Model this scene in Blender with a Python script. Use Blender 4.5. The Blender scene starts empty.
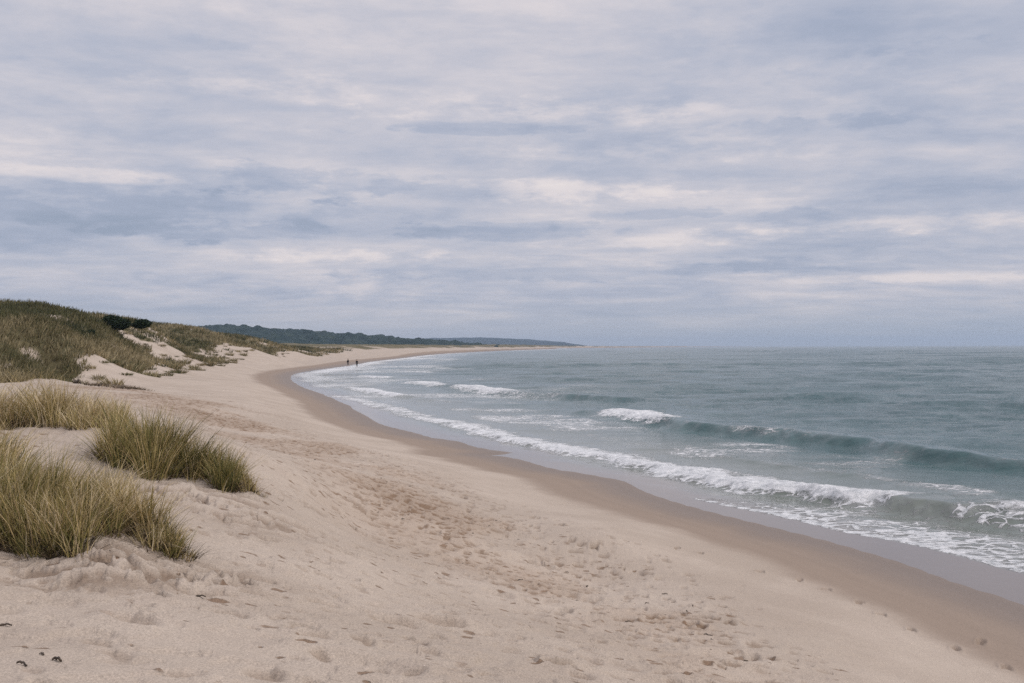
import bpy, math, random
import numpy as np
rng = np.random.default_rng(7); random.seed(7)
scene = bpy.context.scene
col = scene.collection
R = math.radians
F = 995.0; CAMZ = 4.9; HOR = 346.7; ROLL = .0033

# ------------------------------------------------------------------ places
def dyp(px, py): return py - HOR + ROLL*(px-512)
def at(px, py, Y):
    return ((px-512)/F*Y, Y, CAMZ - dyp(px, py)/F*Y)
def atz(px, py, z=0.0):
    Y = (CAMZ-z)*F/max(dyp(px, py), .35)
    return ((px-512)/F*Y, Y, z)
def catmull(P, n=5):
    P = np.array(P, float); Q = np.vstack([2*P[0]-P[1], P, 2*P[-1]-P[-2]]); out = []
    for i in range(1, len(Q)-2):
        a, b, c, d = Q[i-1], Q[i], Q[i+1], Q[i+2]
        for t in np.linspace(0, 1, n, endpoint=False):
            out.append(.5*((2*b)+(-a+c)*t+(2*a-5*b+4*c-d)*t*t+(-a+3*b-3*c+d)*t**3))
    out.append(P[-1]); return np.array(out)

# ------------------------------------------------------------------ noise
def h2(i, j, s=0):
    n = (i.astype(np.int64)*374761393 + j.astype(np.int64)*668265263 + s*1274126177) & 0xffffffff
    n = ((n ^ (n >> 13))*1274126177) & 0xffffffff
    n = ((n ^ (n >> 16))*2246822519) & 0xffffffff
    return ((n ^ (n >> 15)) & 0xffffff)/float(0xffffff)
def vn(x, y, s=0):
    i = np.floor(x); j = np.floor(y); u = x-i; v = y-j
    u = u*u*u*(u*(u*6-15)+10); v = v*v*v*(v*(v*6-15)+10)
    a = h2(i, j, s); b = h2(i+1, j, s); c = h2(i, j+1, s); d = h2(i+1, j+1, s)
    return (a+(b-a)*u + (c-a)*v + (a-b-c+d)*u*v)*2-1
def fbm(x, y, o=4, s=0, g=.5):
    t = 0; a = 1; n = 0; c, sn = math.cos(.6), math.sin(.6)
    for k in range(o):
        t = t+a*vn(x, y, s+k*17); n += a; a *= g
        x, y = (x*c-y*sn)*2.03+5.1, (x*sn+y*c)*2.03+1.7
    return t/n
def sst(a, b, x):
    t = np.clip((x-a)/(b-a), 0, 1); return t*t*(3-2*t)

# ------------------------------------------------------------------ distance to a line
def seg_dist(X, Y, P):
    """signed distance (left of travel = +), arc parameter"""
    best = np.full(X.shape, 1e18); sg = np.zeros(X.shape); tt = np.zeros(X.shape)
    for k in range(len(P)-1):
        ax, ay = P[k]; dx, dy = P[k+1]-P[k]; L = dx*dx+dy*dy+1e-12
        t = ((X-ax)*dx+(Y-ay)*dy)/L
        tc = np.clip(t, 0, 1)
        ex = X-(ax+tc*dx); ey = Y-(ay+tc*dy); d = ex*ex+ey*ey
        cr = (dx*(Y-ay)-dy*(X-ax))/math.sqrt(L)
        m = (d < best*(1-1e-9)) | ((d < best*(1+1e-9)) & (np.abs(cr) > np.abs(sg)))
        best = np.where(m, d, best); sg = np.where(m, cr, sg); tt = np.where(m, k+tc, tt)
    return np.sqrt(best)*np.sign(sg), tt
shore_px = [(1024,605),(960,585),(900,564),(850,549),(800,535),(750,522),(700,510),(650,496),(632,488.5),(622,482.5),(604,478.5),(575,473),
            (548,469),(521,460.8),(502,457),(488,455.6),(500,454.6),(514,453.4),(494,451.0),(472,446.5),(459,441.5),(432,438),(405,431),(380,424),(358,412),(340,402),(318,393),(300,386),(290,379),
            (294,374),(312,370.5),(345,366),(372,361.5),(400,358.3),(440,354),(500,350.8),(560,348.8),(600,347.9)]
P0 = [atz(*p)[:2] for p in shore_px]
P0 = [(30,-90),(18,-30),(12.4,0),(10.9,8),(10.1,14)] + P0 + [(2500,10500)]
SH = catmull(P0, 3)
def shore(X, Y): return seg_dist(X, Y, SH)[0]

# ------------------------------------------------------------------ large shape of the land
cp = [(0,683,5.8),(250,683,6.3),(512,683,7.6),(760,683,10),(1024,683,13),(0,600,7.8),(100,620,7.4),(250,600,8.8),(380,600,10.5),
 (512,600,13.3),(700,600,15.8),(850,600,17.3),(50,553,9.3),(0,520,10.0),(0,480,12),(90,531,9.6),(120,515,10.4),(60,590,8.3),
 (180,562,9.7),(250,590,9.1),(300,560,11.3),(100,478,13.6),(130,500,12),(220,525,12.2),(300,515,14.6),(150,474,14.3),(195,474,14.7),
 (255,497,14.2),(290,475,19),(310,465,22.5),(260,450,26),(0,432,17),(60,432,17),(112,424,18.5),(40,405,26),(130,403,40),(100,386,62),(0,386,50),(40,382,58),
 (200,402,50),(200,430,32),(350,520,18.5),(400,480,26),(350,450,34),(300,430,44),(450,520,21),(512,520,23.3),(600,540,20.5),
 (600,560,19.5),(750,580,18.5),(300,410,60),(250,395,75),(250,380,105),(200,377,105),(150,373,110),(200,363,190),(280,360,250),
 (300,355,380),(100,372,100),(0,378,62),(50,375,78),(62,381,68),(150,364,150),(200,357,220),
 (250,352.5,330),(290,350,450),(0,320,85),(40,320,92),(90,322,132),(150,326,180),(200,330.5,258),(250,339,365),(280,344.5,450),(300,348.3,520),
 (0,352,68),(60,352,80),(100,350,113),(30,332,80),(100,335,122),(150,346,164),(200,344,238),(-60,317,85),(-60,350,66),(-60,380,50),(-80,430,17),(-90,520,10),
 (300,344,1200),(400,345.5,1300),(450,346,1600),(240,343,900)]
cp += [(0,312,120),(30,314,140),(60,317,165),(0,314,150),(60,320,195),(-60,308,130),(210,371,140),(220,366,180),(230,364,200),(180,373,125)]
W = [at(*c) for c in cp]
W += [(-88,120,8),(-150,250,7),(-112,180,8),(-150,380,7),(-160,600,4.5),(-190,900,6),(-160,1400,6),(-1200,2000,12),(-3000,6000,12),(-200,4000,6),
      (-1,1,3.3),(0,-3,3.4),(4,2,2.6),(-4,3,3.3),(-10,3,3.9),(-12,-10,4.5),(-25,5,5),(-30,25,5),(0,-20,4),(7,0,1.6),(-60,60,7),(-100,40,8),(-300,100,8)]
W += [(-112,600,6),(-112,850,7),(-98,1300,7),(-40,1900,9),(60,2600,9)]
W = np.array(W)
def uv(X, Y):
    Yc = np.asarray(Y)+4.0; r = np.sqrt(X*X+Yc*Yc); return np.arctan2(X, Yc)*2.2, np.log(r)
cu, cv = uv(W[:,0], W[:,1])
# detrend far scale: thin plate spline
def tps(r2): return .5*r2*np.log(r2+1e-9)
n = len(W); A = np.zeros((n+3, n+3))
A[:n,:n] = tps((cu[:,None]-cu)**2+(cv[:,None]-cv)**2) + np.eye(n)*2e-4
A[:n,n] = 1; A[:n,n+1] = cu; A[:n,n+2] = cv; A[n:,:n] = A[:n,n:].T
wts = np.linalg.solve(A, np.concatenate([W[:,2], [0,0,0]]))
def rbf(X, Y):
    u, v = uv(X, Y); z = wts[n]+wts[n+1]*u+wts[n+2]*v
    for k in range(n): z = z+wts[k]*tps((u-cu[k])**2+(v-cv[k])**2)
    return z
def prof(s):
    return np.where(s > 0, 1.5*(1-np.exp(-s/26.0)), np.where(s > -6, .028*s, np.maximum(-.168+.06*(s+6), -3.5)))
def big(X, Y):
    s = shore(X, Y); r = np.hypot(X, Y)
    w = sst(1.0, 7+.03*np.minimum(r, 600), s)
    return prof(s)*(1-w) + np.maximum(rbf(X, Y), .25)*w, s

# dune foot: inland of this line the marram grows
foot_px = [(100,370,100),(150,363,148),(200,355,218),(250,351,330)]
FT = catmull([(-70,10),(-48,28),(-36,42),(-30.5,53),(-30,64),(-33.5,78)]+[(at(*p)[0]+2.0+.016*min(p[2],600), p[2]) for p in foot_px]+[(-88,450),(-86,600),(-82,850),(-58,1300),(-5,1900),(95,2600),(330,3800),(800,6000),(1600,9500)], 3)

def pits(X, Y, cell, dens, rad, depth, seed, ang=None):
    """scattered oval hollows with a raised rim: trodden sand"""
    z = np.zeros(X.shape); dm = np.zeros(X.shape)
    ci = np.floor(X/cell); cj = np.floor(Y/cell)
    for a in (-1, 0, 1):
        for b in (-1, 0, 1):
            i = ci+a; j = cj+b
            cx = (i+h2(i, j, seed))*cell; cy = (j+h2(i, j, seed+1))*cell
            on = (h2(i, j, seed+2) < dens)*1.0
            th = (h2(i, j, seed+3)-.5)*1.3; sz = rad*(.5+h2(i, j, seed+4))
            ex = X-cx; ey = Y-cy
            p = (ex*np.cos(th)+ey*np.sin(th))/(sz*1.75); q = (-ex*np.sin(th)+ey*np.cos(th))/(sz*.85)
            d = np.sqrt(p*p+q*q)
            hol = sst(1.05, .35, d)
            rim = np.exp(-((d-1.1)/.3)**2)
            k = on*(.4+.9*h2(i, j, seed+5))
            z += k*depth*(-hol+.35*rim); dm = np.maximum(dm, k*hol)
    return z, dm
def lineM(pts): return np.array([p for p in catmull(pts, 3)])
TRK = lineM([atz(120,398,2.1)[:2], atz(200,415,1.9)[:2], atz(300,446,1.6)[:2], atz(380,482,1.45)[:2], atz(450,520,1.3)[:2], atz(550,572,1.1)[:2], atz(660,628,1.0)[:2], atz(760,690,1.1)[:2], atz(900,800,1.1)[:2]])
# footprints and hollows that can be pointed at: px, py, depth distance, length, width, depth
single = []
for (px, py, z) in [(799,570,.42),(825,580,.4),(759,561,.5),(858,594,.38),(879,607,.38),(910,621,.4),(954,637,.4),(979,632,.3),(1004,654,.4),(700,540,.7),(677,537,.75),(594,539,1.0),
                    (400,470,1.4),(560,520,1.0),(405,507,1.5),(388,490,1.5),(690,634,1.0),(700,640,1.0),(560,690,1.9)]:
    X, Y, Z = atz(px, py, z); single.append((X, Y, 1.1 if px > 590 else .6, .28, .13, .08))
for (px, py, Y, L, w, dp) in [(98,636,6.9,.34,.15,.03),(116,648,6.65,.34,.15,.03),(185,668,6.3,.3,.16,.03),(265,664,6.6,.34,.15,.035),(30,668,6.0,.2,.1,.02),
      (232,581,9.4,.40,.13,.085),(212,576,9.5,.34,.09,.06),(186,590,9.0,.26,.09,.05),(120,562,9.0,.4,.14,.08),(100,575,8.8,.3,.12,.05),(140,580,8.8,.36,.10,.05),(75,566,9.1,.3,.14,.05),(150,598,8.4,.4,.08,.05),
      (320,650,7.4,.22,.11,.035),(360,635,8.1,.24,.12,.04),(420,640,8.3,.2,.1,.03),(465,665,7.8,.22,.11,.035),(378,668,7.2,.2,.1,.03),(450,603,10.6,.25,.12,.04),
      (218,515,12.6,.35,.1,.05),(195,500,13.2,.3,.1,.05),(192,520,12.4,.35,.08,.04),(235,505,13.2,.4,.08,.05),(258,526,12.8,.4,.1,.05),(252,537,12.0,.3,.1,.04),(300,520,14,.25,.1,.04)]:
    X, Yy, Z = at(px, py, Y); single.append((X, Yy, -.5, L, w, dp))

TRODMAP = {}
def detail(X, Y, z, s):
    r = np.hypot(X, Y)
    fd = seg_dist(X, Y, FT)[0]
    cap = 1.9+.16*np.clip(fd+4, 0, 400); kf = sst(380, 520, r); z = z*(1-kf)+np.minimum(z, cap)*kf
    dune = sst(0, 14, fd); near = sst(30, 18, r)*sst(3, 9, s)
    z = z + dune*(fbm(X/9, Y/9, 5, 3)*.8 + fbm(X/34, Y/34, 2, 9)*.9*sst(60, 200, r))*sst(0, 40, r)
    dry = sst(4.5, 9, s)
    z = z + dry*(1-dune)*(fbm(X/6, Y/6, 3, 21)*.09 + fbm(X/1.5+Y*.2, Y/1.1, 3, 31)*.028*sst(70, 30, r))
    z = z + near*(fbm(X/.5, Y/.32, 4, 41)*.020 + fbm(X/1.6+Y*.3, Y/.9, 3, 43)*.05 + .028*sst(.04, .12, fbm(X/1.1, Y/.55, 4, 45)) + .016*sst(.05, .10, fbm(X/.5+3, Y/.3, 3, 47)))
    z = z + sst(0, 3, s)*fbm(X/7, Y/7, 2, 51)*.02
    z = z + fbm(X/5, Y/9, 3, 61)*.008*sst(-12, -2, s)
    damp_shade = np.zeros(X.shape); idx = np.where((r < 75) & (s > 4) & (Y > 2))[0]
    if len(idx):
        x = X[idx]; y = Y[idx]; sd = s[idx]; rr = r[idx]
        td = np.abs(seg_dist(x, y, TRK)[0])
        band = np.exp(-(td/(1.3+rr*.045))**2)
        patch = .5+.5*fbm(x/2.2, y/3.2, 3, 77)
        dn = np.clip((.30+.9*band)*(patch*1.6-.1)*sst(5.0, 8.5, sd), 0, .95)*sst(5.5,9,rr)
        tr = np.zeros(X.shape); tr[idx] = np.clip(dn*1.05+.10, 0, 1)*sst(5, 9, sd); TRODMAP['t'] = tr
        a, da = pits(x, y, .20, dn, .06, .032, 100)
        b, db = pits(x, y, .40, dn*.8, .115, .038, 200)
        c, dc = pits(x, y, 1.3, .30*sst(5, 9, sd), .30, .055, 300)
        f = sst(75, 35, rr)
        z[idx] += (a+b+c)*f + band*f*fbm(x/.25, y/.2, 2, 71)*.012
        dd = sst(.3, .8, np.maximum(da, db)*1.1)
        damp_shade[idx] = np.maximum(damp_shade[idx], dd*(.35+.65*band)*sst(.1, .5, patch)+.42*band*sst(.3,.8,patch))
    # banks worn open under the grass: broken crust, moist sand, low spots darkened with painted shade
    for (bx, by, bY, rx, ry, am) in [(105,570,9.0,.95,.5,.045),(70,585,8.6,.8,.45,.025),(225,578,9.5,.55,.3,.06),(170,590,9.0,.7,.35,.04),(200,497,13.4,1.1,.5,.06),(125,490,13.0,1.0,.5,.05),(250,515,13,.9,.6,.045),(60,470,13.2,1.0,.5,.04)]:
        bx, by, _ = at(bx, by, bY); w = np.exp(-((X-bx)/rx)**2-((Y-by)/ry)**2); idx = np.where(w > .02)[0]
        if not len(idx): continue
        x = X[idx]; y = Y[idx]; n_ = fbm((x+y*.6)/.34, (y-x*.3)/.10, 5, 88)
        z[idx] += w[idx]*am*(sst(-.05, .12, n_)-.5); damp_shade[idx] = np.maximum(damp_shade[idx], w[idx]*.95*sst(.12, -.12, n_))
    for (cx, cy, th, L, w, dp) in single:
        idx = np.where((np.abs(X-cx) < .9) & (np.abs(Y-cy) < .9))[0]
        if not len(idx): continue
        ex = X[idx]-cx; ey = Y[idx]-cy
        ex = ex+fbm(X[idx]*7, Y[idx]*7, 2, 5)*.04; ey = ey+fbm(X[idx]*7, Y[idx]*7, 2, 8)*.04
        # heel and ball of the foot: two hollows on one axis
        p = (ex*math.cos(th)+ey*math.sin(th)); q = (-ex*math.sin(th)+ey*math.cos(th))
        d = np.sqrt((p/(L*.5))**2+(q/(w*.62))**2)
        hol = sst(1.15, .5, d); rim = np.exp(-((d-1.35)/.3)**2)
        z[idx] += dp*(-hol+.3*rim); damp_shade[idx] = np.maximum(damp_shade[idx], hol*min(1, dp*14))
    return z, fd, damp_shade
def ground(X, Y):
    X = np.atleast_1d(np.asarray(X, float)); Y = np.atleast_1d(np.asarray(Y, float))
    z, s = big(X, Y); return detail(X, Y, z.copy(), s)[0]
def gz(x, y): return float(ground([x], [y])[0])

# ------------------------------------------------------------------ mesh helpers
def grid_mesh(name, X, Y, Z, mat, attrs, keep=None):
    nr, nc = X.shape; co = np.stack([X, Y, Z], -1).reshape(-1, 3)
    i = np.arange((nr-1)*nc).reshape(nr-1, nc)[:, :-1]
    q = np.stack([i, i+1, i+1+nc, i+nc], -1).reshape(-1, 4)[:, ::1]
    if keep is not None:
        kv = keep.reshape(-1); q = q[kv[q].any(1)]
        used = np.zeros(len(co), bool); used[q] = True; mp = np.cumsum(used)-1
        q = mp[q]; co = co[used]; attrs = {k: v.reshape(-1)[used] for k, v in attrs.items()}
    return raw_mesh(name, co, q, mat, attrs, True)
def raw_mesh(name, co, q, mat, attrs={}, smooth=False, parent=None):
    me = bpy.data.meshes.new(name); k = q.shape[1]
    me.vertices.add(len(co)); me.vertices.foreach_set('co', np.ascontiguousarray(co, np.float32).ravel())
    me.loops.add(q.size); me.loops.foreach_set('vertex_index', np.ascontiguousarray(q, np.int32).ravel())
    me.polygons.add(len(q)); me.polygons.foreach_set('loop_start', np.arange(0, q.size, k, dtype=np.int32))
    me.polygons.foreach_set('loop_total', np.full(len(q), k, np.int32))
    if smooth: me.polygons.foreach_set('use_smooth', np.ones(len(q), bool))
    me.update(calc_edges=True)
    for a, v in attrs.items():
        at_ = me.attributes.new(a, 'FLOAT', 'POINT'); at_.data.foreach_set('value', np.ascontiguousarray(v, np.float32).ravel())
    if mat: me.materials.append(mat)
    o = bpy.data.objects.new(name, me); col.objects.link(o)
    if parent: o.parent = parent
    return o
def tag(o, label=None, cat=None, group=None, kind=None):
    if label: o['label'] = label
    if cat: o['category'] = cat
    if group: o['group'] = group
    if kind: o['kind'] = kind
    return o
def empty(name, loc, rz=0):
    o = bpy.data.objects.new(name, None); col.objects.link(o); o.location = loc; o.rotation_euler = (0, 0, rz); o.empty_display_size = .2; return o
def up(fn, X, Y, k=4):
    """evaluate smooth fields on every k-th node of a grid and interpolate"""
    nr, nc = X.shape
    ri = np.unique(np.r_[np.arange(0, nr, k), nr-1]); cj = np.unique(np.r_[np.arange(0, nc, k), nc-1])
    res = fn(X[np.ix_(ri, cj)], Y[np.ix_(ri, cj)]); out = []
    fr = np.interp(np.arange(nr), ri, np.arange(len(ri))); fc = np.interp(np.arange(nc), cj, np.arange(len(cj)))
    r0 = np.minimum(fr.astype(int), len(ri)-2); c0 = np.minimum(fc.astype(int), len(cj)-2)
    a = (fr-r0)[:, None]; b = (fc-c0)[None, :]
    for f in res:
        out.append(f[np.ix_(r0, c0)]*(1-a)*(1-b)+f[np.ix_(r0+1, c0)]*a*(1-b)+f[np.ix_(r0, c0+1)]*(1-a)*b+f[np.ix_(r0+1, c0+1)]*a*b)
    return out

# ------------------------------------------------------------------ node helpers
class NT:
    def __init__(s, tree): s.t = tree; s.n = tree.nodes; s.n.clear()
    def new(s, ty, **kw):
        n_ = s.n.new(ty)
        for k, v in kw.items(): setattr(n_, k, v)
        return n_
    def set(s, inp, v):
        if isinstance(v, bpy.types.NodeSocket): s.t.links.new(v, inp)
        elif v is not None:
            if hasattr(inp.default_value, '__len__') and not hasattr(v, '__len__'): v = [v]*len(inp.default_value)
            if hasattr(v, '__len__') and len(v) == 3 and len(inp.default_value) == 4: v = (*v, 1)
            inp.default_value = v
    def math(s, op, a, b=None, c=None, clamp=False):
        n_ = s.new('ShaderNodeMath', operation=op, use_clamp=clamp)
        for i, v in enumerate((a, b, c)): s.set(n_.inputs[i], v)
        return n_.outputs[0]
    def vmath(s, op, a, b=None):
        n_ = s.new('ShaderNodeVectorMath', operation=op); s.set(n_.inputs[0], a); s.set(n_.inputs[1], b); return n_.outputs[0]
    def noise(s, vec, sc, det=4, rough=.5, dist=0, w=None):
        n_ = s.new('ShaderNodeTexNoise'); s.set(n_.inputs['Vector'], vec); s.set(n_.inputs['Scale'], sc); s.set(n_.inputs['Detail'], det)
        s.set(n_.inputs['Roughness'], rough); s.set(n_.inputs['Distortion'], dist); return n_.outputs['Fac']
    def mix(s, f, a, b, mode='MIX'):
        n_ = s.new('ShaderNodeMix', data_type='RGBA', blend_type=mode); s.set(n_.inputs[0], f); s.set(n_.inputs[6], a); s.set(n_.inputs[7], b); return n_.outputs[2]
    def ss(s, x, a, b, lo=0, hi=1):
        n_ = s.new('ShaderNodeMapRange', interpolation_type='SMOOTHSTEP')
        for i, v in enumerate((x, a, b, lo, hi)): s.set(n_.inputs[i], v)
        return n_.outputs[0]
    def ramp(s, x, st):
        n_ = s.new('ShaderNodeValToRGB'); e = n_.color_ramp.elements; s.set(n_.inputs[0], x)
        while len(e) < len(st): e.new(.5)
        for el, (p, c) in zip(e, st): el.position = p; el.color = (*c, 1)
        return n_.outputs[0]
    def attr(s, name): return s.new('ShaderNodeAttribute', attribute_name=name).outputs['Fac']
    def pos(s, sc=(1,1,1)):
        g = s.new('ShaderNodeNewGeometry').outputs['Position']; return s.vmath('MULTIPLY', g, sc)
    def bump(s, h, st, dist=1, nrm=None):
        n_ = s.new('ShaderNodeBump'); s.set(n_.inputs['Height'], h); s.set(n_.inputs['Strength'], st); s.set(n_.inputs['Distance'], dist)
        if nrm: s.set(n_.inputs['Normal'], nrm)
        return n_.outputs[0]
    def bsdf(s, **kw):
        p = s.new('ShaderNodeBsdfPrincipled')
        for k, v in kw.items(): s.set(p.inputs[k.replace('_', ' ')], v)
        o = s.new('ShaderNodeOutputMaterial'); s.t.links.new(p.outputs[0], o.inputs[0]); return p
def material(name):
    m = bpy.data.materials.new(name); m.use_nodes = True; return m, NT(m.node_tree)

# sand ---------------------------------------------------------------
sand, N = material('sand')
p = N.pos(); wet = N.attr('wet'); veg = N.attr('veg'); damp_shade = N.attr('damp_shade')
n1 = N.noise(p, .35, 5, .6); n2 = N.noise(p, 3.0, 6, .65); n3 = N.noise(p, 60, 4, .7); n4 = N.noise(p, 9, 5, .7)
c = N.mix(N.ss(n1, .35, .65), (.425,.352,.285), (.500,.420,.345))
c = N.mix(N.ss(n2, .35, .7, 0, .35), c, (.42,.345,.285))
c = N.mix(N.ss(n4, .62, .75, 0, .4), c, (.36,.29,.235))
c = N.mix(N.math('MULTIPLY', damp_shade, .85), c, (.20,.138,.095))  # hollows browned: moist sand exposed, plus pit shade painted into the colour
fl = N.ss(N.noise(p, 22, 3, .6), .68, .76, 0, .45)
c = N.mix(fl, c, (.20,.15,.11))
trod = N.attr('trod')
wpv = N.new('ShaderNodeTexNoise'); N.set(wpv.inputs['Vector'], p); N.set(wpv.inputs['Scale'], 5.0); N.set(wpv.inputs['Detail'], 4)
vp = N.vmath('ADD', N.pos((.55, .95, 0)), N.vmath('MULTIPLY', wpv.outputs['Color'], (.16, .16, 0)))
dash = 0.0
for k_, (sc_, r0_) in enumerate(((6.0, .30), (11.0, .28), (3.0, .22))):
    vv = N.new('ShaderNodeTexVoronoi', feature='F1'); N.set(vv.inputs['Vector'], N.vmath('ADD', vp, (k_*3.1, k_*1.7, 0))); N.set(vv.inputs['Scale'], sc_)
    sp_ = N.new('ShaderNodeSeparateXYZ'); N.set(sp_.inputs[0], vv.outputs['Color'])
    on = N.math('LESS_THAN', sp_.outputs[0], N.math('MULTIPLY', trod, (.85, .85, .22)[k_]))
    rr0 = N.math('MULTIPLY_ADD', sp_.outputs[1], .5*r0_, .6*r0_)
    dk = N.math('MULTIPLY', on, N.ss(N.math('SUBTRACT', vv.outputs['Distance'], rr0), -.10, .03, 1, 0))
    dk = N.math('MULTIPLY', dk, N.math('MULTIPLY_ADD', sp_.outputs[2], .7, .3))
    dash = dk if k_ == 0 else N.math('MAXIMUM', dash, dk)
c = N.mix(N.math('MULTIPLY', dash, .82), c, (.20,.125,.078))  # small pits as dashes: moist-sand brown with their shade put into the colour
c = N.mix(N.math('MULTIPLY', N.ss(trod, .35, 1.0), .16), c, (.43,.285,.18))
grain = N.ss(n3, .3, .7, .76, 1.14)
wn = N.math('ADD', wet, N.math('MULTIPLY', N.math('SUBTRACT', N.noise(p, .5, 4, .55), .5), .35))
sl = N.new('ShaderNodeCombineXYZ'); N.set(sl.inputs[0], N.math('MULTIPLY', wet, 7)); N.set(sl.inputs[1], N.math('MULTIPLY', N.noise(p, .3, 2), 1.5))
swl = N.noise(sl.outputs[0], 1.3, 5, .6)
wc = N.ss(wn, .36, .66)
c = N.mix(wc, c, N.mix(N.ss(wn, .8, 1.25), (.300,.234,.184), (.215,.168,.135)))
c = N.mix(N.math('MULTIPLY', wc, .8), c, N.mix(1, c, N.ss(swl, .3, .7, .95, 1.05), 'MULTIPLY'))
c = N.mix(1, c, grain, 'MULTIPLY')
vn1 = N.noise(p, .9, 5, .7)
vc = N.ramp(N.noise(p, .12, 5, .65), [(.3,(.07,.065,.035)),(.5,(.13,.11,.06)),(.68,(.22,.18,.105))])
c = N.mix(N.ss(N.math('ADD', veg, N.math('MULTIPLY', N.math('SUBTRACT', vn1, .5), .7)), .35, .65), c, vc)
h = N.math('ADD', N.math('MULTIPLY', N.math('SUBTRACT', N.math('MULTIPLY', n3, 1), N.math('MULTIPLY', dash, 2.2)), .008), N.math('ADD', N.math('MULTIPLY', n4, .02), N.math('MULTIPLY', N.noise(p, 24, 4, .6), .008)))
bs = N.math('MULTIPLY', N.math('SUBTRACT', 1, wc), .9)
N.bsdf(Base_Color=c, Roughness=N.ss(wn, .7, 1.25, .95, .55), Specular_IOR_Level=N.ss(wn, .7, 1.3, .12, .28), Normal=N.bump(h, bs, 1))

# water --------------------------------------------------------------
water, N = material('sea_water')
p = N.pos(); foam = N.attr('foam'); shal = N.attr('shal'); film = N.attr('film'); chop = N.attr('chop')
pn = N.noise(p, .25, 3, .5); 
c = N.mix(N.ss(pn, .3, .7), (.029,.080,.084), (.042,.102,.106))
c = N.mix(N.ss(shal, 0, 1), c, (.135,.155,.130))
c = N.mix(film, c, (.20,.165,.145))
sp = N.pos((.35,1,1))
cell = N.new('ShaderNodeTexVoronoi', feature='DISTANCE_TO_EDGE'); 
wp = N.vmath('ADD', N.pos((.8,1,1)), N.vmath('MULTIPLY', N.new('ShaderNodeTexNoise').outputs['Color'], (0,0,0)))
dn = N.new('ShaderNodeTexNoise'); N.set(dn.inputs['Vector'], p); N.set(dn.inputs['Scale'], 1.3); N.set(dn.inputs['Detail'], 4)
wp = N.vmath('ADD', N.pos((.6,1,1)), N.vmath('MULTIPLY', dn.outputs['Color'], (1.3,1.3,0)))
N.set(cell.inputs['Vector'], wp); N.set(cell.inputs['Scale'], 2.7)
lace = N.ss(cell.outputs['Distance'], 0, .22, .5, 0)
fn = N.noise(N.pos((.7,1,1)), 4.2, 8, .78, .2)
fn2 = N.noise(N.pos((.22,.6,1)), .8, 5, .6, .5)
f = N.math('ADD', foam, N.math('MULTIPLY', N.math('SUBTRACT', fn, .5), 1.0))
f = N.math('ADD', f, N.math('MULTIPLY', N.math('SUBTRACT', fn2, .5), 1.25))
f = N.math('ADD', f, N.math('MULTIPLY', N.math('MULTIPLY', lace, N.ss(foam, .08, .35)), N.ss(foam, .45, .9, 1, .1)))
mask = N.ss(f, .44, .86)
mask = N.math('MULTIPLY', mask, N.ss(foam, .02, .12))
veil = N.math('MULTIPLY', N.ss(foam, .04, .5, 0, .5), N.ss(fn2, .35, .65))
c = N.mix(veil, c, (.5,.5,.5))
fc = N.mix(N.ss(fn, .35, .65), (.50,.52,.53), (.84,.84,.84))
c = N.mix(mask, c, fc)
b1 = N.noise(N.pos((1,1,1)), 2.6, 6, .7); b2 = N.noise(N.pos((.95,1,1)), .6, 10, .72); b3 = N.noise(N.pos((.7,1,1)), .14, 8, .7)
hb = N.math('ADD', N.math('MULTIPLY', b1, .07), N.math('ADD', N.math('MULTIPLY', b2, .34), N.math('MULTIPLY', b3, .7)))
hb = N.math('MULTIPLY', hb, chop)
hb = N.math('ADD', hb, N.math('MULTIPLY', N.math('MULTIPLY', mask, fn), .10))
hb = N.math('ADD', hb, N.math('MULTIPLY', b2, .01))
N.bsdf(Base_Color=c, Roughness=N.math('ADD', N.math('MULTIPLY', mask, .6), N.ss(chop, 0, 1, .05, .13)), IOR=1.33,
       Specular_IOR_Level=N.math('SUBTRACT', .5, N.math('MULTIPLY', mask, .35)), Normal=N.bump(hb, 1.0, 1))

def leaf_mat(name, stops, rough=.7, tr=.0):
    m, N = material(name); t = N.attr('tint'); c = N.ramp(t, stops)
    c = N.mix(1, c, N.ss(N.noise(N.pos(), 6, 3, .6), .3, .7, .8, 1.2), 'MULTIPLY')
    N.bsdf(Base_Color=c, Roughness=rough, Specular_IOR_Level=.15); return m
grass_m = leaf_mat('marram_blades', [(0,(.075,.08,.028)),(.3,(.18,.165,.055)),(.55,(.34,.265,.105)),(.8,(.52,.40,.21)),(1,(.66,.55,.37))])
thatch_m = leaf_mat('dead_thatch', [(0,(.06,.045,.03)),(.6,(.16,.12,.08)),(1,(.36,.28,.19))])
dune_m = leaf_mat('dune_vegetation', [(0,(.05,.055,.026)),(.25,(.095,.095,.042)),(.5,(.17,.145,.075)),(.75,(.27,.22,.125)),(1,(.40,.33,.20))])
bush_m = leaf_mat('evergreen_leaves', [(0,(.012,.022,.012)),(.6,(.028,.045,.022)),(1,(.055,.07,.035))])
bark_m, N = material('bark'); N.bsdf(Base_Color=N.ramp(N.noise(N.pos(), 12, 4), [(.3,(.05,.04,.03)),(.7,(.12,.1,.08))]), Roughness=.9)
weed_m, N = material('dry_seaweed'); N.bsdf(Base_Color=N.ramp(N.noise(N.pos(), 30, 4), [(.3,(.03,.022,.015)),(.7,(.10,.07,.045))]), Roughness=.6)
forest_m, N = material('forest_canopy'); N.bsdf(Base_Color=N.ramp(N.noise(N.pos(), .03, 6, .75), [(.35,(.008,.020,.020)),(.5,(.018,.036,.034)),(.66,(.042,.06,.048))]), Roughness=.9, Specular_IOR_Level=.1)
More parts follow.
